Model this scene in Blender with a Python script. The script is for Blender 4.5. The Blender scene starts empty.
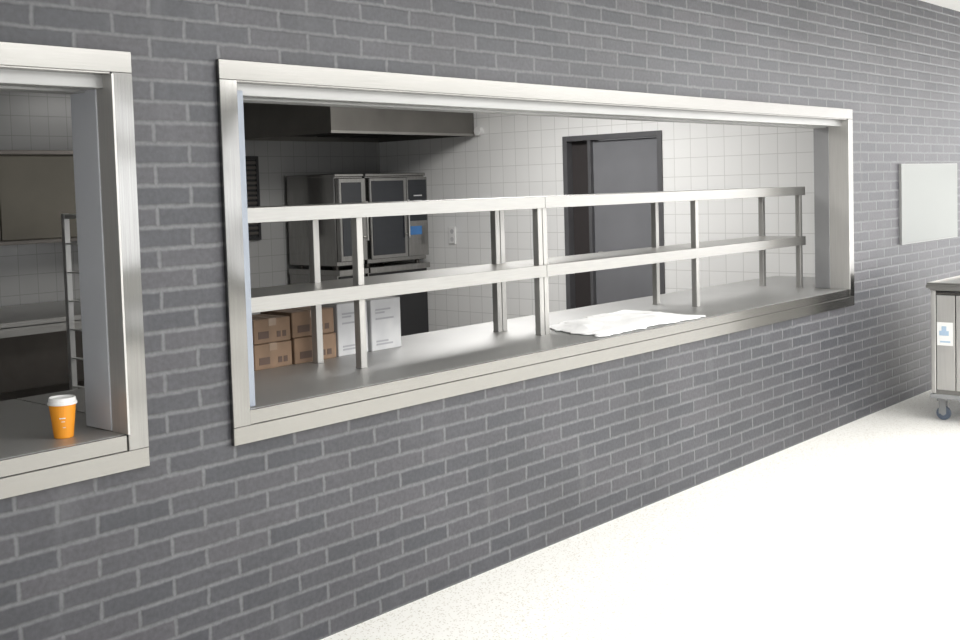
import bpy, bmesh, math, random
from mathutils import Vector, Matrix
random.seed(7)
scene=bpy.context.scene
try:
    scene.view_settings.view_transform='Standard'
except Exception: pass

# ---------------------------------------------------------------- materials
def newmat(name):
    m=bpy.data.materials.new(name); m.use_nodes=True
    nt=m.node_tree; b=nt.nodes['Principled BSDF']
    return m,nt,b
def N(nt,t,**kw):
    n=nt.nodes.new(t)
    for k,v in kw.items():
        if k in n.inputs: n.inputs[k].default_value=v
        else: setattr(n,k,v)
    return n
def simple(name,col,rough=0.5,metal=0.0,noise=0.06,scale=8.0,spec=None,bump=0.0,stretch=None,wave=0.0,wscale=3.0):
    m,nt,b=newmat(name)
    tc=N(nt,'ShaderNodeTexCoord'); mp=N(nt,'ShaderNodeMapping')
    if stretch: mp.inputs['Scale'].default_value=stretch
    nz=N(nt,'ShaderNodeTexNoise'); nz.inputs['Scale'].default_value=scale; nz.inputs['Detail'].default_value=4
    nt.links.new(tc.outputs['Object'],mp.inputs['Vector']); nt.links.new(mp.outputs['Vector'],nz.inputs['Vector'])
    cr=N(nt,'ShaderNodeValToRGB')
    c0=[max(0,c*(1-noise)) for c in col]; c1=[min(1,c*(1+noise)) for c in col]
    cr.color_ramp.elements[0].position=0.3; cr.color_ramp.elements[0].color=(*c0,1)
    cr.color_ramp.elements[1].position=0.7; cr.color_ramp.elements[1].color=(*c1,1)
    nt.links.new(nz.outputs['Fac'],cr.inputs['Fac']); nt.links.new(cr.outputs['Color'],b.inputs['Base Color'])
    b.inputs['Roughness'].default_value=rough; b.inputs['Metallic'].default_value=metal
    if spec is not None: b.inputs['Specular IOR Level'].default_value=spec
    if bump>0:
        bp=N(nt,'ShaderNodeBump'); bp.inputs['Strength'].default_value=bump; bp.inputs['Distance'].default_value=0.002
        nt.links.new(nz.outputs['Fac'],bp.inputs['Height']); nt.links.new(bp.outputs['Normal'],b.inputs['Normal'])
    if wave>0:   # gentle waviness of thin sheet metal
        n2=N(nt,'ShaderNodeTexNoise'); n2.inputs['Scale'].default_value=wscale; n2.inputs['Detail'].default_value=1
        nt.links.new(tc.outputs['Object'],n2.inputs['Vector'])
        bp=N(nt,'ShaderNodeBump'); bp.inputs['Strength'].default_value=1.0; bp.inputs['Distance'].default_value=wave
        nt.links.new(n2.outputs['Fac'],bp.inputs['Height']); nt.links.new(bp.outputs['Normal'],b.inputs['Normal'])
    return m
def brickmat():
    m,nt,b=newmat('dark_brick')
    tc=N(nt,'ShaderNodeTexCoord'); sp=N(nt,'ShaderNodeSeparateXYZ'); cb=N(nt,'ShaderNodeCombineXYZ')
    nt.links.new(tc.outputs['Object'],sp.inputs[0]); nt.links.new(sp.outputs['X'],cb.inputs['X']); nt.links.new(sp.outputs['Z'],cb.inputs['Y'])
    nz=N(nt,'ShaderNodeTexNoise'); nz.inputs['Scale'].default_value=22; nz.inputs['Detail'].default_value=3
    nt.links.new(cb.outputs[0],nz.inputs['Vector'])
    sub=N(nt,'ShaderNodeVectorMath',operation='SUBTRACT'); sub.inputs[1].default_value=(.5,.5,.5)
    nt.links.new(nz.outputs['Color'],sub.inputs[0])
    sc=N(nt,'ShaderNodeVectorMath',operation='SCALE'); sc.inputs['Scale'].default_value=0.010
    nt.links.new(sub.outputs[0],sc.inputs[0])
    ad=N(nt,'ShaderNodeVectorMath',operation='ADD'); nt.links.new(cb.outputs[0],ad.inputs[0]); nt.links.new(sc.outputs[0],ad.inputs[1])
    br=N(nt,'ShaderNodeTexBrick'); br.offset=0.5; br.offset_frequency=2
    br.inputs['Scale'].default_value=1.0; br.inputs['Brick Width'].default_value=0.255; br.inputs['Row Height'].default_value=0.0655
    br.inputs['Mortar Size'].default_value=0.0112; br.inputs['Mortar Smooth'].default_value=0.9; br.inputs['Bias'].default_value=-0.1
    br.inputs['Color1'].default_value=(0.044,0.0455,0.053,1); br.inputs['Color2'].default_value=(0.063,0.061,0.069,1); br.inputs['Mortar'].default_value=(0.112,0.114,0.120,1)
    nt.links.new(ad.outputs[0],br.inputs['Vector'])
    n2=N(nt,'ShaderNodeTexNoise'); n2.inputs['Scale'].default_value=60; n2.inputs['Detail'].default_value=5
    nt.links.new(cb.outputs[0],n2.inputs['Vector'])
    n3=N(nt,'ShaderNodeTexNoise'); n3.inputs['Scale'].default_value=1.6; n3.inputs['Detail'].default_value=5
    nt.links.new(cb.outputs[0],n3.inputs['Vector'])
    r2=N(nt,'ShaderNodeMapRange'); r2.inputs['From Min'].default_value=.3; r2.inputs['From Max'].default_value=.7; r2.inputs['To Min'].default_value=.82; r2.inputs['To Max'].default_value=1.18
    nt.links.new(n2.outputs['Fac'],r2.inputs['Value'])
    r3=N(nt,'ShaderNodeMapRange'); r3.inputs['From Min'].default_value=.3; r3.inputs['From Max'].default_value=.7; r3.inputs['To Min'].default_value=.87; r3.inputs['To Max'].default_value=1.15
    nt.links.new(n3.outputs['Fac'],r3.inputs['Value'])
    mu=N(nt,'ShaderNodeMath',operation='MULTIPLY'); nt.links.new(r2.outputs[0],mu.inputs[0]); nt.links.new(r3.outputs[0],mu.inputs[1])
    # faint pale streaks running down in patches
    mp=N(nt,'ShaderNodeMapping'); mp.inputs['Scale'].default_value=(5,1.3,1)
    nt.links.new(cb.outputs[0],mp.inputs['Vector'])
    n4=N(nt,'ShaderNodeTexNoise'); n4.inputs['Scale'].default_value=1.5; n4.inputs['Detail'].default_value=6; nt.links.new(mp.outputs['Vector'],n4.inputs['Vector'])
    r4=N(nt,'ShaderNodeMapRange'); r4.inputs['From Min'].default_value=.58; r4.inputs['From Max'].default_value=.78; r4.inputs['To Min'].default_value=0; r4.inputs['To Max'].default_value=.35
    nt.links.new(n4.outputs['Fac'],r4.inputs['Value'])
    vm=N(nt,'ShaderNodeVectorMath',operation='SCALE'); nt.links.new(br.outputs['Color'],vm.inputs[0]); nt.links.new(mu.outputs[0],vm.inputs['Scale'])
    mx=N(nt,'ShaderNodeMixRGB'); mx.inputs['Color2'].default_value=(.125,.127,.135,1)
    nt.links.new(r4.outputs[0],mx.inputs['Fac']); nt.links.new(vm.outputs[0],mx.inputs['Color1'])
    nt.links.new(mx.outputs[0],b.inputs['Base Color'])
    b.inputs['Roughness'].default_value=.44; b.inputs['Specular IOR Level'].default_value=.42
    inv=N(nt,'ShaderNodeMath',operation='SUBTRACT'); inv.inputs[0].default_value=1.0; nt.links.new(br.outputs['Fac'],inv.inputs[1])
    add=N(nt,'ShaderNodeMath',operation='MULTIPLY_ADD'); add.inputs[1].default_value=.35; nt.links.new(n2.outputs['Fac'],add.inputs[0]); nt.links.new(inv.outputs[0],add.inputs[2])
    bp=N(nt,'ShaderNodeBump'); bp.inputs['Strength'].default_value=.4; bp.inputs['Distance'].default_value=.004
    nt.links.new(add.outputs[0],bp.inputs['Height']); nt.links.new(bp.outputs['Normal'],b.inputs['Normal'])
    return m
def tilemat(name,axis,col=(.80,.80,.79),grout=(.62,.62,.605),tw=.15,th=.15):
    m,nt,b=newmat(name)
    tc=N(nt,'ShaderNodeTexCoord'); sp=N(nt,'ShaderNodeSeparateXYZ'); cb=N(nt,'ShaderNodeCombineXYZ')
    nt.links.new(tc.outputs['Object'],sp.inputs[0]); nt.links.new(sp.outputs[axis],cb.inputs['X']); nt.links.new(sp.outputs['Z' if axis!='Z' else 'Y'],cb.inputs['Y'])
    br=N(nt,'ShaderNodeTexBrick'); br.offset=0.0
    br.inputs['Scale'].default_value=1; br.inputs['Brick Width'].default_value=tw; br.inputs['Row Height'].default_value=th
    br.inputs['Mortar Size'].default_value=.0026; br.inputs['Mortar Smooth'].default_value=.1
    br.inputs['Color1'].default_value=(*col,1); br.inputs['Color2'].default_value=(*[c*.97 for c in col],1); br.inputs['Mortar'].default_value=(*grout,1)
    nt.links.new(cb.outputs[0],br.inputs['Vector']); nt.links.new(br.outputs['Color'],b.inputs['Base Color'])
    b.inputs['Roughness'].default_value=.22
    bp=N(nt,'ShaderNodeBump'); bp.inputs['Strength'].default_value=.15; bp.inputs['Distance'].default_value=.002; bp.invert=True
    nt.links.new(br.outputs['Fac'],bp.inputs['Height']); nt.links.new(bp.outputs['Normal'],b.inputs['Normal'])
    return m
def floormat():
    m,nt,b=newmat('terrazzo_floor')
    tc=N(nt,'ShaderNodeTexCoord')
    vo=N(nt,'ShaderNodeTexVoronoi'); vo.inputs['Scale'].default_value=120
    nt.links.new(tc.outputs['Object'],vo.inputs['Vector'])
    sx=N(nt,'ShaderNodeSeparateColor'); nt.links.new(vo.outputs['Color'],sx.inputs[0])
    lt=N(nt,'ShaderNodeMath',operation='LESS_THAN'); lt.inputs[1].default_value=.35; nt.links.new(sx.outputs[0],lt.inputs[0])
    l2=N(nt,'ShaderNodeMath',operation='LESS_THAN'); l2.inputs[1].default_value=.42; nt.links.new(vo.outputs['Distance'],l2.inputs[0])
    mu=N(nt,'ShaderNodeMath',operation='MULTIPLY'); nt.links.new(lt.outputs[0],mu.inputs[0]); nt.links.new(l2.outputs[0],mu.inputs[1])
    mx=N(nt,'ShaderNodeMixRGB'); mx.inputs['Color1'].default_value=(.86,.85,.815,1); mx.inputs['Color2'].default_value=(.60,.57,.51,1)
    nt.links.new(mu.outputs[0],mx.inputs['Fac']); nt.links.new(mx.outputs[0],b.inputs['Base Color'])
    b.inputs['Roughness'].default_value=.4
    return m
def grad2(name,c1,c2,scale,rough=.6):
    m,nt,b=newmat(name)
    tc=N(nt,'ShaderNodeTexCoord'); w=N(nt,'ShaderNodeTexNoise'); w.inputs['Scale'].default_value=scale
    nt.links.new(tc.outputs['Object'],w.inputs['Vector'])
    cr=N(nt,'ShaderNodeValToRGB'); cr.color_ramp.elements[0].position=.4; cr.color_ramp.elements[1].position=.6
    cr.color_ramp.elements[0].color=(*c1,1); cr.color_ramp.elements[1].color=(*c2,1)
    nt.links.new(w.outputs['Fac'],cr.inputs['Fac']); nt.links.new(cr.outputs[0],b.inputs['Base Color']); b.inputs['Roughness'].default_value=rough
    return m

M_brick=brickmat()
M_tileY=tilemat('white_tile_end','Y',(.84,.84,.83)); M_tileX=tilemat('white_tile_back','X',(.31,.31,.305),(.22,.22,.215))  # back wall: same white tile, with the kitchen's dimness put into its colour
M_floor=floormat()
M_kfloor=simple('kitchen_floor_mat',(.2,.19,.18),.5)
M_white=simple('white_paint',(.82,.82,.81),.6,noise=.02)
M_steel=simple('brushed_steel_lengthwise',(.50,.49,.47),.30,1.0,noise=.05,scale=30,stretch=(.6,8,8),wave=.004)
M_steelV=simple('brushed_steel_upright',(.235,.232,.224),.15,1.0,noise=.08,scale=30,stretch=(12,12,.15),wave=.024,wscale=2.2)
M_reveal=simple('steel_reveal',(.50,.49,.475),.36,.4,noise=.05,scale=20,stretch=(9,9,.3),wave=.010)
M_post=simple('satin_steel_post',(.40,.392,.375),.34,.5,noise=.08,scale=20,stretch=(9,9,.4),wave=.010)
M_satin=simple('satin_steel_trim',(.25,.245,.233),.22,1.0,noise=.04,scale=30,stretch=(.25,9,9),wave=.004,wscale=1.6)
M_shelf=simple('satin_steel_shelf',(.34,.334,.319),.30,.65,noise=.04,scale=30,stretch=(.3,6,6),wave=.005,wscale=2)
M_top=simple('worktop_steel',(.42,.42,.415),.42,.7,noise=.04,scale=3,wave=.002)
M_guide=simple('pale_guide_paint',(.53,.545,.58),.5,.0,noise=.02)
M_guideb=simple('blue_grey_guide_paint',(.27,.30,.35),.5,.0,noise=.02)  # pale guide colour darkened to offset direct window light
M_guided=simple('grey_guide_paint',(.25,.25,.255),.4,.1,noise=.04)
M_rackp=simple('pale_rack_steel',(.55,.55,.54),.4,.3,noise=.04)
M_guideT=simple('pale_housing_paint',(.34,.34,.335),.4,.3,noise=.02)
M_dark=simple('dark_steel',(.12,.11,.10),.4,.7,noise=.1)
M_black=simple('black_plastic',(.02,.02,.022),.4)
M_hood=simple('hood_steel',(.17,.163,.15),.42,.75,noise=.08,scale=5)
M_hoodl=simple('hood_edge_steel',(.32,.31,.29),.4,.7,noise=.05,scale=5)
M_hoodd=simple('hood_filter_steel',(.05,.046,.042),.5,.6,noise=.1)
M_ovens=simple('oven_steel',(.36,.353,.34),.18,.95,noise=.10,scale=10,stretch=(6,6,.5),wave=.004)
M_glass=simple('oven_dark_glass',(.018,.021,.027),.08,0,spec=.7)
M_door=simple('door_slate_paint',(.19,.193,.205),.18,0,noise=.08,scale=2)
M_doorf=simple('door_frame_dark',(.10,.10,.105),.35)
M_gap=simple('dark_panel',(.04,.035,.035),.5)
M_card=grad2('brown_cardboard',(.21,.135,.085),(.255,.165,.105),9,.75)
M_print=simple('dark_print',(.10,.062,.046),.7)
M_tape=simple('packing_tape',(.27,.185,.12),.3)
M_wcard=grad2('white_cardboard',(.52,.52,.53),(.60,.60,.60),7,.7)
M_gprint=simple('grey_print',(.36,.36,.38),.7)
M_cloth=simple('white_cloth',(.96,.96,.96),.95,noise=.01,scale=40)
M_orange=simple('orange_paper',(.90,.34,.02),.5,noise=.04)
M_lid=simple('white_lid_plastic',(.85,.85,.84),.35,noise=.01)
M_panel=simple('pale_panel_enamel',(.30,.31,.305),.8,0,noise=.01,scale=2)
M_blue=simple('blue_print',(.06,.20,.48),.5)
M_pblue=simple('pale_blue_print',(.42,.55,.70),.5)
M_grey=simple('grey_plastic',(.28,.285,.29),.5)
M_cabin=simple('bronze_grey_steel',(.082,.075,.06),.4,.6,noise=.22,scale=1.5)  # stainless steel with a brown reflection and dim light put into the colour
M_rubber=simple('blue_grey_rubber',(.10,.125,.17),.6)
m_em,nt,b=newmat('lamp_diffuser'); b.inputs['Emission Color'].default_value=(1,.98,.94,1); b.inputs['Emission Strength'].default_value=3.0; b.inputs['Base Color'].default_value=(.9,.9,.9,1)
M_lamp=m_em

# ---------------------------------------------------------------- mesh helpers
ORG={}
def link(o): scene.collection.objects.link(o)
def thing(name,label,cat,loc,group=None):
    e=bpy.data.objects.new(name,None); e.empty_display_size=.05; e.location=loc; link(e)
    e['label']=label; e['category']=cat
    if group: e['group']=group
    ORG[e.name]=Vector(loc); return e
def finish(name,bm,mat,parent=None,label=None,cat=None,kind=None,smooth=False,origin=None,group=None):
    me=bpy.data.meshes.new(name)
    org=ORG[parent.name] if parent else Vector(origin if origin else (0,0,0))
    bmesh.ops.recalc_face_normals(bm,faces=bm.faces[:])
    for v in bm.verts: v.co-=org
    bm.to_mesh(me); bm.free()
    mats=mat if isinstance(mat,(list,tuple)) else [mat]
    for mm in mats: me.materials.append(mm)
    if smooth:
        for p in me.polygons: p.use_smooth=True
    o=bpy.data.objects.new(name,me); link(o)
    if parent: o.parent=parent; ORG[o.name]=org
    else: o.location=org; ORG[o.name]=org
    if label: o['label']=label
    if cat: o['category']=cat
    if kind: o['kind']=kind
    if group: o['group']=group
    return o
def abox(bm,a,b,bev=0.0,mi=0,seg=1):
    r=bmesh.ops.create_cube(bm,size=1)
    vs=r['verts']
    c=[(a[i]+b[i])/2 for i in range(3)]; s=[abs(b[i]-a[i]) for i in range(3)]
    for v in vs: v.co=Vector((v.co.x*s[0]+c[0],v.co.y*s[1]+c[1],v.co.z*s[2]+c[2]))
    fs=set(f for v in vs for f in v.link_faces)
    for f in fs: f.material_index=mi
    if bev>0:
        es=list(set(e for v in vs for e in v.link_edges))
        r=bmesh.ops.bevel(bm,geom=es,offset=bev,segments=seg,affect='EDGES',profile=.5)
        for f in r['faces']: f.material_index=mi
def box(name,a,b,mat,parent=None,bev=0.002,**k):
    bm=bmesh.new(); abox(bm,a,b,bev); return finish(name,bm,mat,parent,**k)
def boxes(name,lst,mat,parent=None,bev=0.0015,**k):
    bm=bmesh.new()
    for t in lst: abox(bm,t[0],t[1],bev,t[2] if len(t)>2 else 0)
    return finish(name,bm,mat,parent,**k)
def acyl(bm,p,q,r,seg=16,r2=None,mi=0):
    p=Vector(p);q=Vector(q);d=q-p
    res=bmesh.ops.create_cone(bm,cap_ends=True,segments=seg,radius1=r,radius2=r if r2 is None else r2,depth=d.length)
    rot=Vector((0,0,1)).rotation_difference(d.normalized()).to_matrix().to_4x4()
    mt=Matrix.Translation((p+q)/2)@rot
    for v in res['verts']: v.co=mt@v.co
    for f in set(f for v in res['verts'] for f in v.link_faces): f.material_index=mi
def cyl(name,p,q,r,mat,parent=None,seg=16,r2=None,**k):
    bm=bmesh.new(); acyl(bm,p,q,r,seg,r2); return finish(name,bm,mat,parent,**k)
def lathe(name,prof,c,mat,parent=None,seg=32,**k):
    bm=bmesh.new(); rings=[]
    for r,z in prof:
        rings.append([bm.verts.new((c[0]+r*math.cos(2*math.pi*i/seg),c[1]+r*math.sin(2*math.pi*i/seg),c[2]+z)) for i in range(seg)])
    for a,b in zip(rings,rings[1:]):
        for i in range(seg): bm.faces.new((a[i],a[(i+1)%seg],b[(i+1)%seg],b[i]))
    bm.faces.new(rings[0][::-1]); bm.faces.new(rings[-1])
    return finish(name,bm,mat,parent,smooth=False,**k)

# ---------------------------------------------------------------- setting
WT=.22
OZ0,OZ1=.80,1.985
H2=(2.34,7.17); H1=(-2.93,1.90)
ceilZ=2.87
bm=bmesh.new()
xs=[-4,H1[0],H1[1],H2[0],H2[1],16]
abox(bm,(xs[0],0,0),(xs[5],WT,OZ0)); abox(bm,(xs[0],0,OZ1),(xs[5],WT,ceilZ))
for i in (0,2,4): abox(bm,(xs[i],0,OZ0),(xs[i+1],WT,OZ1))
finish('wall_front',bm,M_brick,kind='structure',label='dark grey brick wall with pale mortar')
box('floor',(-4,-9,-.1),(16,WT,0),M_floor,bev=0,kind='structure',label='pale speckled terrazzo floor')
box('ceiling',(-4,-9,ceilZ),(16,WT,ceilZ+.1),M_white,bev=0,kind='structure',label='white ceiling')
box('floor_kitchen',(-4,WT,-.1),(8.2,5.4,0),M_kfloor,bev=0,kind='structure')
box('ceiling_kitchen',(-4,WT,2.7),(8.2,5.4,2.8),M_white,bev=0,kind='structure')
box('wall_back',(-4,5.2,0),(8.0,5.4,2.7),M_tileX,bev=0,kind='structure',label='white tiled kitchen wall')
box('wall_left',(-4.2,WT,0),(-4,5.4,2.7),M_tileY,bev=0,kind='structure')
wins=[(-3.2,-.4),(1.0,3.8),(5.2,8.0),(9.4,12.2),(13.2,15.4)]  # unseen rear windows, split by gaps to band the reflections in the steel
bm=bmesh.new()
abox(bm,(-4,-9.2,0),(16,-9,.5)); abox(bm,(-4,-9.2,2.6),(16,-9,ceilZ))
edges=[-4]+[v for w_ in wins for v in w_]+[16]
for i in range(0,len(edges),2): abox(bm,(edges[i],-9.2,.5),(edges[i+1],-9,2.6))
finish('wall_rear',bm,simple('grey_plaster',(.35,.35,.34),.8,noise=.03),kind='structure')
bm=bmesh.new()
abox(bm,(8,WT,0),(8.2,1.91,2.7)); abox(bm,(8,2.91,0),(8.2,5.4,2.7)); abox(bm,(8,1.91,2.03),(8.2,2.91,2.7))
finish('wall_right',bm,M_tileY,kind='structure',label='white tiled kitchen wall with dark door')
d=bpy.data.objects.new('door_1',None); d.location=(8.0,2.41,0); link(d); ORG['door_1']=Vector(d.location); d['kind']='structure'; d['label']='slate grey door in a dark frame'
boxes('door_frame',[((7.985,1.91,0),(8.12,1.955,2.03)),((7.985,2.865,0),(8.12,2.91,2.03)),((7.985,1.955,1.985),(8.12,2.865,2.03)),((7.99,2.62,0),(8.12,2.65,1.985))],M_doorf,d)
box('side_panel',(8.06,2.65,0),(8.09,2.865,1.985),M_gap,d)  # dark sheet standing in for the shaded open gap beside the leaf
leaf=box('door_leaf',(8.03,1.96,0.01),(8.07,2.62,1.98),M_door,d)
bm=bmesh.new(); acyl(bm,(8.03,2.55,1.03),(7.985,2.55,1.03),.01); acyl(bm,(7.985,2.55,1.03),(7.985,2.43,1.03),.009)
finish('door_handle',bm,M_steel,leaf,label='steel lever handle')
# ---------------------------------------------------------------- hatch frames
def hatch(idx,x0,x1,rightmat):
    w=bpy.data.objects.new('window_%d'%idx,None); w.location=((x0+x1)/2,0,.77); link(w); ORG[w.name]=Vector(w.location)
    w['kind']='structure'; w['label']='serving hatch opening framed in brushed stainless steel'
    t=.07; z0,z1=.77,2.045
    boxes('top_trim',[((x0,-.018,z1-.065),(x1,.0,z1)),((x0+t,-.012,z1-.071),(x1-t,.03,z1-.0605))],M_satin,w)
    boxes('sill_trim',[((x0,-.018,z0),(x1,.0,z0+.06)),((x0+t,-.012,z0+.06),(x1-t,.0,z0+.109))],M_satin,w)
    for a,b in ((x0,x0+t),(x1-t,x1)):
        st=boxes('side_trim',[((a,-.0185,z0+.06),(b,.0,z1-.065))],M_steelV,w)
        if a==x0: l=((b-.006,-.015,z0+.11),(b+.001,.04,z1-.07))
        else: l=((a-.0015,-.0188,z0+.11),(a+.006,.115 if idx==2 else .07,z1-.07))
        box('reveal',l[0],l[1],M_reveal,st,bev=.0005)
    a,b=x0+t-.005,x0+t+.052
    boxes('shutter_guide',[((a,.02,.882),(b,.218,1.95))],M_guideb,w,label='blue-grey painted shutter guide')
    a,b=x1-t-.005,x1-t+.005; ys=.115 if idx==2 else .07
    boxes('shutter_guide',[((a,ys,.882),(b,.218,1.95))],rightmat,w,label='painted shutter guide')
    boxes('shutter_housing',[((x0+t-.004,.03,1.935),(x1-t+.004,.10,1.99)),((x0+t-.004,.13,1.93),(x1-t+.004,.215,1.99)),((x0+t,.09,1.95),(x1-t,.14,1.99))],M_guideT,w,label='pale shutter housing')
hatch(2,2.28,7.23,M_guided); hatch(1,-2.99,1.96,M_guide)

# ---------------------------------------------------------------- counters
def counter(label,xa,xb,xa2,xb2):
    c=thing('serving_counter',label,'counter',((xa+xb)/2,.5,0))
    bm=bmesh.new()
    pts=[(xa,0),(xb,0),(xb,.222),(xb2,.222),(xb2,.92),(xa2,.92),(xa2,.222),(xa,.222)]
    lo=[bm.verts.new((x,y,.84)) for x,y in pts]; hi=[bm.verts.new((x,y,.88)) for x,y in pts]
    bm.faces.new(lo[::-1]); bm.faces.new(hi)
    for i in range(8): bm.faces.new((lo[i],lo[(i+1)%8],hi[(i+1)%8],hi[i]))
    finish('worktop',bm,M_top,c)
    boxes('cabinet_body',[((xa2+.02,.26,.12),(xb2-.02,.86,.839))],M_steel,c)
    n=5
    for i in range(n):
        a=xa2+.05+(xb2-xa2-.1)*i/n; e=xa2+.05+(xb2-xa2-.1)*(i+1)/n
        dd=box('door',(a+.01,.86,.16),(e-.01,.88,.78),M_steel,c)
        box('handle',(a+.06,.88,.70),(e-.06,.90,.72),M_dark,dd)
    for x in (xa2+.1,(xa2+xb2)/2,xb2-.1):
        for y in (.32,.8): cyl('leg',(x,y,0),(x,y,.12),.025,M_steel,c)
counter('long stainless steel serving counter in the wide hatch',2.352,7.158,2.01,7.97)
counter('stainless steel serving counter with takeaway cup on it',-2.92,1.888,-2.95,2.0)

# ---------------------------------------------------------------- shelves
def rack(label,x0,x1,posts):
    r=thing('serving_shelf',label,'shelf',((x0+x1)/2,.46,.88),group='steel shelf racks on the counter')
    for z0,z1 in ((1.497,1.553),(1.165,1.222)):
        boxes('shelf_board',[((x0,.30,z1-.004),(x1,.64,z1)),((x0,.298,z0),(x1,.302,z1)),((x0,.638,z0),(x1,.642,z1)),((x0-.001,.30,z0),(x0+.003,.64,z1)),((x1-.003,.30,z0),(x1+.001,.64,z1)),((x0,.30,z0),(x1,.32,z0+.004)),((x0,.62,z0),(x1,.64,z0+.004))],M_shelf,r,bev=.0008)
    for x in posts:
        for y in (.335,.605):
            boxes('post',[((x-.0165,y-.017,.881),(x+.0165,y+.017,1.549)),((x-.0168,y-.019,.880),(x+.0168,y+.019,.886))],M_post,r)
rack('two-tier stainless steel shelf with cartons behind it',2.42,4.383,[2.46,3.185,4.366])
rack('long two-tier stainless steel shelf beside the white cloth',4.3865,7.19,[4.404,5.83,7.168])

# ---------------------------------------------------------------- cartons
def carton(x0,x1,y0,y1,z0,z1,white=False,label=''):
    c=thing('cardboard_box',label,'box',((x0+x1)/2,(y0+y1)/2,z0),group='white cartons on the counter' if white else 'brown cartons on the counter')
    box('carton',(x0,y0,z0),(x1,y1,z1),M_wcard if white else M_card,c,bev=.003)
    xm=(x0+x1)/2; w=x1-x0
    if white:
        for i,(zz,ln) in enumerate([(.80,.5),(.74,.3),(.62,.6),(.18,.4),(.12,.55)]):
            z=z0+(z1-z0)*zz; box('printed_line',(xm-w*.35,y0-.0012,z-.004),(xm-w*.35+w*ln,y0-.0002,z+.004),M_gprint,c,bev=0)
        box('side_print',(x0-.0012,y0+.05,z0+.05),(x0-.0002,y0+.15,z0+.09),M_gprint,c,bev=0)
    else:
        boxes('tape',[((xm-.02,y0+.002,z1-.0002),(xm+.02,y1-.002,z1+.001)),((xm-.02,y0-.001,z1-.03),(xm+.02,y0+.0002,z1+.0005))],M_tape,c,bev=0)
        for a,b,zt in ((.12,.40,.05),(.62,.72,.045),(.77,.87,.045)):
            box('printed_mark',(x0+w*a,y0-.0015,z0+.02),(x0+w*b,y0-.0002,z0+zt),M_print,c,bev=0)
bl='brown cardboard carton with dark print, stacked on the counter'
for (a,b) in ((2.69,2.888),(2.893,3.09)):
    carton(a,b,.66,.85,.88,.985,label=bl); carton(a+.003,b-.001,.663,.848,.987,1.088,label=bl)
carton(3.10,3.335,.655,.88,.88,.99,label=bl); carton(3.097,3.33,.66,.875,.992,1.10,label='brown cardboard carton on top beside white cartons')
carton(3.35,3.53,.66,.88,.88,1.112,True,'white cardboard carton with grey printing beside brown cartons')
carton(3.542,3.73,.65,.88,.88,1.112,True,'white cardboard carton with grey printing at the end')

# ---------------------------------------------------------------- cloth
from mathutils import noise as mn
bm=bmesh.new(); nx,ny=110,70; g=[]
A=Vector((4.42,.03));B=Vector((5.38,.012));Cc=Vector((5.45,.56));Dd=Vector((4.57,.52))
for j in range(ny+1):
    row=[]
    for i in range(nx+1):
        u=i/nx;vv=j/ny
        p=A*(1-u)*(1-vv)+B*u*(1-vv)+Cc*u*vv+Dd*(1-u)*vv
        ex=.06*mn.noise(Vector((vv*4,u*1.5,3)))+.024*mn.noise(Vector((vv*13,u*2,9)))
        ey=.05*mn.noise(Vector((u*5,vv*1.5,7)))+.018*mn.noise(Vector((u*15,vv*2,4)))
        n1=mn.noise(Vector((u*4+vv*1.5,vv*3-u,1)))
        n2_=mn.noise(Vector((u*10,vv*6+u*3,5)))
        edge=min(1,min(u,1-u,vv,1-vv)*8)
        z=.888+edge*(.013+.012*n1+.004*n2_)
        z=max(.8865,z)
        y=max(.004,p.y+ey)
        row.append(bm.verts.new((p.x+ex,y,z)))
    g.append(row)
for j in range(ny):
    for i in range(nx): bm.faces.new((g[j][i],g[j][i+1],g[j+1][i+1],g[j+1][i]))
o=finish('cloth',bm,M_cloth,None,label='white cloth with soft folds lying flat on the counter',cat='cloth',smooth=True,origin=(4.95,.28,.881))
sm=o.modifiers.new('s','SOLIDIFY'); sm.thickness=.005; sm.offset=-1

# ---------------------------------------------------------------- cup
cx,cy=1.757,.125
c=thing('paper_cup','orange paper takeaway cup with white lid on counter','cup',(cx,cy,.88))
lathe('cup_body',[(.026,0),(.028,.001),(.029,.004),(.0395,.103),(.0395,.105)],(cx,cy,.88),M_orange,c)
lathe('lid',[(.041,.102),(.0435,.103),(.0435,.109),(.041,.111),(.0395,.122),(.037,.124),(.035,.122),(.033,.118)],(cx,cy,.88),M_lid,c)
dirv=Vector((-cx,-3.13-cy,0)).normalized(); base=math.atan2(dirv.y,dirv.x)
for k,(da,zz,ww,hh) in enumerate([(-.3,.062,.5,.003),(-.15,.052,.3,.002),(-.05,.034,.25,.002)]):
    seg=8; bm=bmesh.new()
    def R(z): return .029+(.0105)*(z-.004)/.099+.0006
    g0=[bm.verts.new((cx+R(zz)*math.cos(base+da+ww*i/seg),cy+R(zz)*math.sin(base+da+ww*i/seg),.88+zz)) for i in range(seg+1)]
    g1=[bm.verts.new((cx+R(zz+hh)*math.cos(base+da+ww*i/seg),cy+R(zz+hh)*math.sin(base+da+ww*i/seg),.88+zz+hh)) for i in range(seg+1)]
    for i in range(seg): bm.faces.new((g0[i],g0[i+1],g1[i+1],g1[i]))
    finish('printed_mark',bm,M_lid,c,label='small white print')

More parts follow.
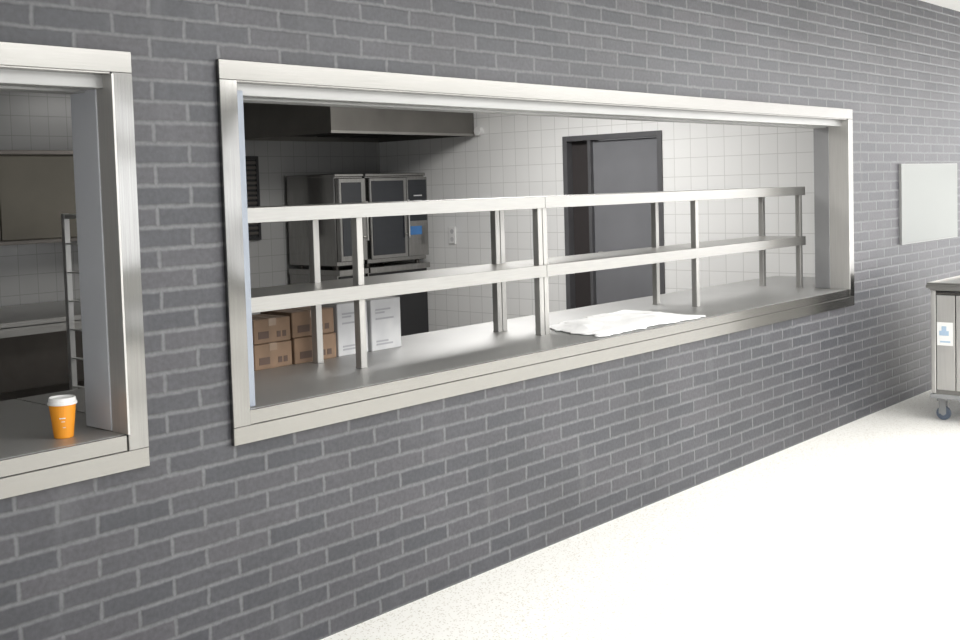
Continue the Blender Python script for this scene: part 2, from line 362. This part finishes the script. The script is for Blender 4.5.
# ---------------------------------------------------------------- hood
h=thing('extractor_hood','large stainless steel extractor hood above the ovens','hood',(7.1,4.55,2.09))
bm=bmesh.new(); X0,X1,Y0,Y1,Z0,Z1=6.23,7.97,3.91,5.19,2.09,2.69
for a,b in (((X0,Y0,Z0),(X1,Y0+.02,Z1)),((X0,Y1-.02,Z0),(X1,Y1,Z1)),((X0,Y0+.02,Z0),(X0+.02,Y1-.02,Z1)),((X1-.02,Y0+.02,Z0),(X1,Y1-.02,Z1)),((X0+.02,Y0+.02,Z1-.02),(X1-.02,Y1-.02,Z1))): abox(bm,a,b,.001)
finish('canopy',bm,M_hood,h)
box('gutter',(X0+.02,Y0+.02,Z0+.005),(X1-.02,Y0+.10,Z0+.03),M_hoodd,h)
for i in range(4):
    xa=X0+.06+i*.415; bm=bmesh.new()
    abox(bm,(xa,Y0+.12,Z0+.05),(xa+.39,Y1-.03,Z0+.08),.002)
    for k in range(8): abox(bm,(xa+.02+k*.045,Y0+.14,Z0+.04),(xa+.045+k*.045,Y1-.05,Z0+.052))
    finish('grease_filter',bm,M_hoodd,h)
box('hood_lip',(X0-.004,Y0-.004,Z0-.004),(X1,Y0+.006,Z0+.018),M_hoodl,h)
bm=bmesh.new(); acyl(bm,(7.955,3.86,2.13),(8.0,3.86,2.13),.04,20); acyl(bm,(7.99,3.86,2.13),(7.99,3.92,2.13),.01,8)
finish('junction_box',bm,M_lid,h,label='small round white junction box')

# ---------------------------------------------------------------- ovens
OY0,OY1,OZa,OZb=4.47,5.15,.92,1.77
def oven_base(label,x0,x1):
    c=thing('combi_oven',label,'oven',((x0+x1)/2,(OY0+OY1)/2,OZa))
    boxes('body',[((x0,OY0+.03,OZa+.03),(x1,OY1,OZb-.02)),((x0-.004,OY0+.015,OZb-.03),(x1+.004,OY1,OZb))],[M_ovens],c,bev=.006)
    for x in (x0+.06,x1-.06):
        for y in (OY0+.1,OY1-.1): cyl('foot',(x,y,OZa),(x,y,OZa+.04),.02,M_dark,c)
    return c
c=oven_base('stainless combi oven with dark glossy front beneath the hood',7.13,7.9)
dr=box('door',(7.14,OY0-.02,OZa+.07),(7.61,OY0+.028,OZb-.04),M_ovens,c,bev=.006)
box('window_glass',(7.162,OY0-.024,OZa+.105),(7.568,OY0-.018,OZb-.07),M_glass,dr,bev=.002,label='dark glossy glass')
bm=bmesh.new(); xh=7.588
acyl(bm,(xh,OY0-.06,OZa+.25),(xh,OY0-.06,OZb-.25),.011); acyl(bm,(xh,OY0-.06,OZa+.28),(xh,OY0-.02,OZa+.28),.008); acyl(bm,(xh,OY0-.06,OZb-.28),(xh,OY0-.02,OZb-.28),.008)
finish('handle',bm,M_steel,dr)
p=box('control_panel',(7.62,OY0-.015,OZa+.07),(7.89,OY0+.03,OZb-.04),M_ovens,c,bev=.004)
box('panel_glass',(7.635,OY0-.019,OZa+.40),(7.875,OY0-.013,OZb-.065),M_glass,p,bev=.002)
for k in range(3): box('button',(7.70,OY0-.0225,OZb-.22-k*.05),(7.81,OY0-.0185,OZb-.208-k*.05),M_wcard,p,bev=.001)
box('sticker',(7.64,OY0-.0185,OZa+.27),(7.80,OY0-.0145,OZa+.35),M_blue,p,bev=.0005,label='small flat blue label')
c=oven_base('narrow stainless steel oven beside the larger oven',6.76,7.10)
dr=box('door',(6.77,OY0-.02,OZa+.07),(7.09,OY0+.028,OZb-.04),M_ovens,c,bev=.006)
box('window_glass',(6.80,OY0-.024,OZa+.12),(7.035,OY0-.018,OZb-.08),M_glass,dr,bev=.002,label='dark narrow glass')
bm=bmesh.new(); xh=7.062
acyl(bm,(xh,OY0-.06,OZa+.25),(xh,OY0-.06,OZb-.25),.011); acyl(bm,(xh,OY0-.06,OZa+.28),(xh,OY0-.02,OZa+.28),.008); acyl(bm,(xh,OY0-.06,OZb-.28),(xh,OY0-.02,OZb-.28),.008)
finish('handle',bm,M_steel,dr)
def stand(label,x0,x1):
    c=thing('oven_stand',label,'stand',((x0+x1)/2,4.8,0))
    boxes('cabinet',[((x0,4.5,.1),(x1,5.15,.87)),((x0-.005,4.46,.87),(x1+.005,5.16,.918))],[M_ovens],c)
    boxes('rack_opening',[((x0+.02,4.492,.12),(x1-.01,4.499,.86))],M_black,c)
    for x in (x0+.05,x1-.05):
        for y in (4.56,5.08): cyl('leg',(x,y,0),(x,y,.1),.02,M_dark,c)
stand('dark open oven stand below the larger oven',7.13,7.9); stand('narrow steel oven stand with dark opening',6.76,7.1)
v=thing('wall_grille','black slatted grille mounted on the tiled wall','grille',(6.38,5.18,1.6))
boxes('grille_frame',[((6.3,5.17,1.2),(6.33,5.2,1.95)),((6.44,5.17,1.2),(6.47,5.2,1.95)),((6.33,5.17,1.2),(6.44,5.2,1.23)),((6.33,5.17,1.92),(6.44,5.2,1.95)),((6.33,5.185,1.23),(6.44,5.2,1.92))],M_black,v)
for k in range(15): box('slat',(6.33,5.172,1.25+k*.045),(6.44,5.186,1.275+k*.045),M_dark,v)
def socket(y,z,label,n=2):
    s=thing('power_socket',label,'socket',(7.99,y,z))
    box('plate',(7.985,y-.04,z-.04*n),(8.0,y+.04,z+.04*n),M_lid,s,bev=.003)
    for k in range(n):
        zz=z+(k-(n-1)/2)*.075
        bm=bmesh.new(); acyl(bm,(7.9838,y,zz),(7.986,y,zz),.022,16); finish('socket_face',bm,M_wcard,s)
socket(4.24,1.17,'white double wall socket on white tiles')

# ---------------------------------------------------------------- left-view kitchen items
c=thing('wall_cabinet','broad dim bronze-toned steel cabinet band on tiled wall','cabinet',(3.4,5.0,1.3))
box('body',(1.5,4.80,1.30),(5.42,5.2,1.97),M_cabin,c)
box('door',(1.51,4.775,1.33),(3.87,4.799,1.93),M_cabin,c,bev=.003); box('door',(3.876,4.775,1.33),(5.41,4.799,1.93),M_cabin,c,bev=.003)
box('top_edge',(1.497,4.765,1.94),(5.423,5.19,1.972),M_dark,c); box('bottom_edge',(1.497,4.765,1.297),(5.423,5.19,1.325),M_dark,c)
t=thing('work_table','long stainless steel worktable with open shadowed underside','table',(3.4,4.5,0))
boxes('table_top',[((1.6,4.0,.79),(5.1,5.15,.83)),((1.6,4.0,.735),(5.1,4.012,.80))],M_shelf,t)
box('back_panel',(1.65,4.95,.12),(5.05,4.97,.788),M_dark,t)  # dark sheet added to draw the shade under the table
box('under_shelf',(1.62,4.1,.2),(5.08,4.95,.225),M_dark,t)
for x in (1.7,3.25,5.0):
    for y in (4.08,5.05): cyl('leg',(x,y,0),(x,y,.79),.02,M_ovens,t)
t=thing('rack_trolley','open steel rack trolley with tray rails in the kitchen','trolley',(3.35,2.4,0))
tx0,tx1=3.19,3.62
bm=bmesh.new()
for x in (tx0,tx1):
    for y in (2.2,2.65): abox(bm,(x-.016,y-.016,.12),(x+.016,y+.016,1.53),.002)
for z in (.16,1.515):
    for y in (2.2,2.65): abox(bm,(tx0,y-.012,z-.012),(tx1,y+.012,z+.012))
    for x in (tx0,tx1): abox(bm,(x-.012,2.2,z-.012),(x+.012,2.65,z+.012))
finish('frame',bm,M_rackp,t)
for k in range(8):
    for x in (tx0,tx1): box('tray_runner',(x-.012,2.21,.28+k*.155),(x+.012,2.64,.286+k*.155),M_rackp,t,bev=0)
for x in (tx0,tx1):
    for y in (2.2,2.65):
        w=cyl('wheel',(x-.012,y,.055),(x+.012,y,.055),.055,M_rubber,t,seg=20)
        box('fork',(x-.018,y-.02,.06),(x+.018,y+.02,.125),M_steel,w)

# ---------------------------------------------------------------- wall panel
p=thing('wall_panel','flat pale grey rectangular panel on the brick wall','panel',(8.61,-.01,1.4))
box('panel_face',(8.05,-.018,1.125),(9.165,-.0,1.685),M_panel,p)
boxes('panel_frame',[((8.045,-.0185,1.12),(9.17,0,1.125)),((8.045,-.0185,1.685),(9.17,0,1.69)),((8.045,-.0185,1.125),(8.05,0,1.685)),((9.165,-.0185,1.125),(9.17,0,1.685))],M_guideT,p,bev=0)

# ---------------------------------------------------------------- cart
cx0,cx1,cy0,cy1=7.5,8.75,-1.05,-.42
c=thing('food_trolley','stainless steel food trolley on castors by brick wall','trolley',((cx0+cx1)/2,(cy0+cy1)/2,0))
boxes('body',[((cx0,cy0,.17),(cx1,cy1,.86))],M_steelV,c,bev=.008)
boxes('top',[((cx0-.03,cy0-.03,.875),(cx1+.03,cy1+.028,.90)),((cx0-.012,cy0-.012,.86),(cx1+.012,cy1+.012,.876)),((cx0-.025,cy0-.025,.90),(cx0-.015,cy1+.023,.912)),((cx0-.015,cy1+.013,.90),(cx1+.025,cy1+.023,.912)),((cx0-.015,cy0-.025,.90),(cx1+.025,cy0-.015,.912))],M_steel,c,bev=.003)
boxes('bumper',[((cx0-.012,cy0-.012,.155),(cx1+.012,cy1+.012,.185))],M_grey,c,bev=.005)
boxes('corner_profile',[((cx0-.008,cy1-.025,.19),(cx0+.01,cy1+.003,.858)),((cx0-.008,cy0-.003,.19),(cx0+.01,cy0+.025,.858))],M_reveal,c,bev=.003)
box('side_panel',(cx0-.005,cy0+.04,.215),(cx0,-.575,.83),M_reveal,c,bev=.002)
box('side_panel',(cx0-.005,-.567,.215),(cx0,cy1-.032,.83),M_reveal,c,bev=.002)
box('edge_strip',(cx0-.006,cy0+.035,.836),(cx0,cy1-.03,.844),M_dark,c,bev=0)
st=boxes('sticker',[((cx0-.0085,-.555,.505),(cx0-.0055,-.455,.655))],M_lid,c,bev=0,label='white sticker with blue drawing')
for a,b in (((cx0-.0098,-.53,.57),(cx0-.0086,-.47,.60)),((cx0-.0098,-.515,.60),(cx0-.0086,-.485,.63)),((cx0-.0098,-.54,.525),(cx0-.0086,-.475,.535))):
    box('printed_mark',a,b,M_pblue,st,bev=0)
bm=bmesh.new(); acyl(bm,(cx0-.06,cy0+.1,.80),(cx0-.06,-.62,.80),.012,12); acyl(bm,(cx0-.06,-.63,.80),(cx0,-.63,.80),.01,12); acyl(bm,(cx0-.06,cy0+.12,.80),(cx0,cy0+.12,.80),.01,12)
finish('push_handle',bm,M_steel,c)
for x in (cx0+.10,cx1-.10):
    for y in (cy0+.08,cy1-.03):
        f=boxes('caster',[((x-.028,y-.028,.125),(x+.028,y+.028,.157)),((x-.018,y-.028,.04),(x-.014,y+.02,.13)),((x+.014,y-.028,.04),(x+.018,y+.02,.13))],M_grey,c)
        cyl('wheel',(x-.011,y-.008,.045),(x+.011,y-.008,.045),.045,M_rubber,f,seg=24)
        cyl('hub',(x-.0145,y-.008,.045),(x+.0145,y-.008,.045),.016,M_grey,f,seg=16)

# ---------------------------------------------------------------- lights
def lampfix(x,y,z,lx,ly,label,power,col=(1,.985,.965)):
    t=thing('ceiling_lamp',label,'lamp',(x,y,z))
    boxes('housing',[((x-lx/2-.02,y-ly/2-.02,z-.0),(x+lx/2+.02,y+ly/2+.02,z+.05))],M_white,t)
    box('diffuser',(x-lx/2,y-ly/2,z-.006),(x+lx/2,y+ly/2,z),M_lamp,t,bev=0)
    L=bpy.data.lights.new('area','AREA'); L.shape='RECTANGLE'; L.size=lx; L.size_y=ly; L.energy=power; L.color=col
    o=bpy.data.objects.new('lamp_light',L); o.location=(x,y,z-.02); link(o)
lampfix(6.3,2.15,2.65,1.1,1.4,'white ceiling lamp in the kitchen',70)
def area(x,y,z,lx,ly,rot,power,col=(1,1,1)):
    L=bpy.data.lights.new('window_light','AREA'); L.shape='RECTANGLE'; L.size=lx; L.size_y=ly; L.energy=power; L.color=col
    o=bpy.data.objects.new('window_light',L); o.location=(x,y,z); o.rotation_euler=rot; link(o)
for a,b in wins:
    area((a+b)/2,-9.05,1.55,b-a,2.1,(math.radians(90),0,0),62,(.98,.99,1))
area(7,-3.4,2.8,10,3.5,(0,0,0),500,(1,.995,.985))  # unseen overhead fill added to keep the floor bright
area(15.8,-4.6,1.43,2.8,8.8,(0,math.radians(90),0),240,(1,.99,.98))  # unseen full-height side light, enlarged to brighten the sill's reflection
W=bpy.data.worlds.new('world'); scene.world=W; W.use_nodes=True
W.node_tree.nodes['Background'].inputs['Color'].default_value=(.97,.98,1,1)
W.node_tree.nodes['Background'].inputs['Strength'].default_value=.6

# ---------------------------------------------------------------- camera
f=1150.
wv=Vector((1011.,-96.,f)).normalized()
vv=Vector((574.,(1011*574+f*f)/96.,f)).normalized()
Zc=-vv; Yc=Zc.cross(wv)
if Yc.z<0: Yc=-Yc
Yc.normalize()
right=Vector((wv.x,Yc.x,Zc.x)); down=Vector((wv.y,Yc.y,Zc.y)); fwd=Vector((wv.z,Yc.z,Zc.z))
cam=bpy.data.cameras.new('camera'); co=bpy.data.objects.new('camera',cam); link(co)
mw=Matrix.Identity(4)
for i in range(3):
    mw[i][0]=right[i]; mw[i][1]=-down[i]; mw[i][2]=-fwd[i]
mw[0][3]=0; mw[1][3]=-3.13; mw[2][3]=1.597
co.matrix_world=mw
cam.sensor_width=36; cam.lens=f/960*36; cam.shift_y=-64/960; cam.clip_start=.05
scene.camera=co
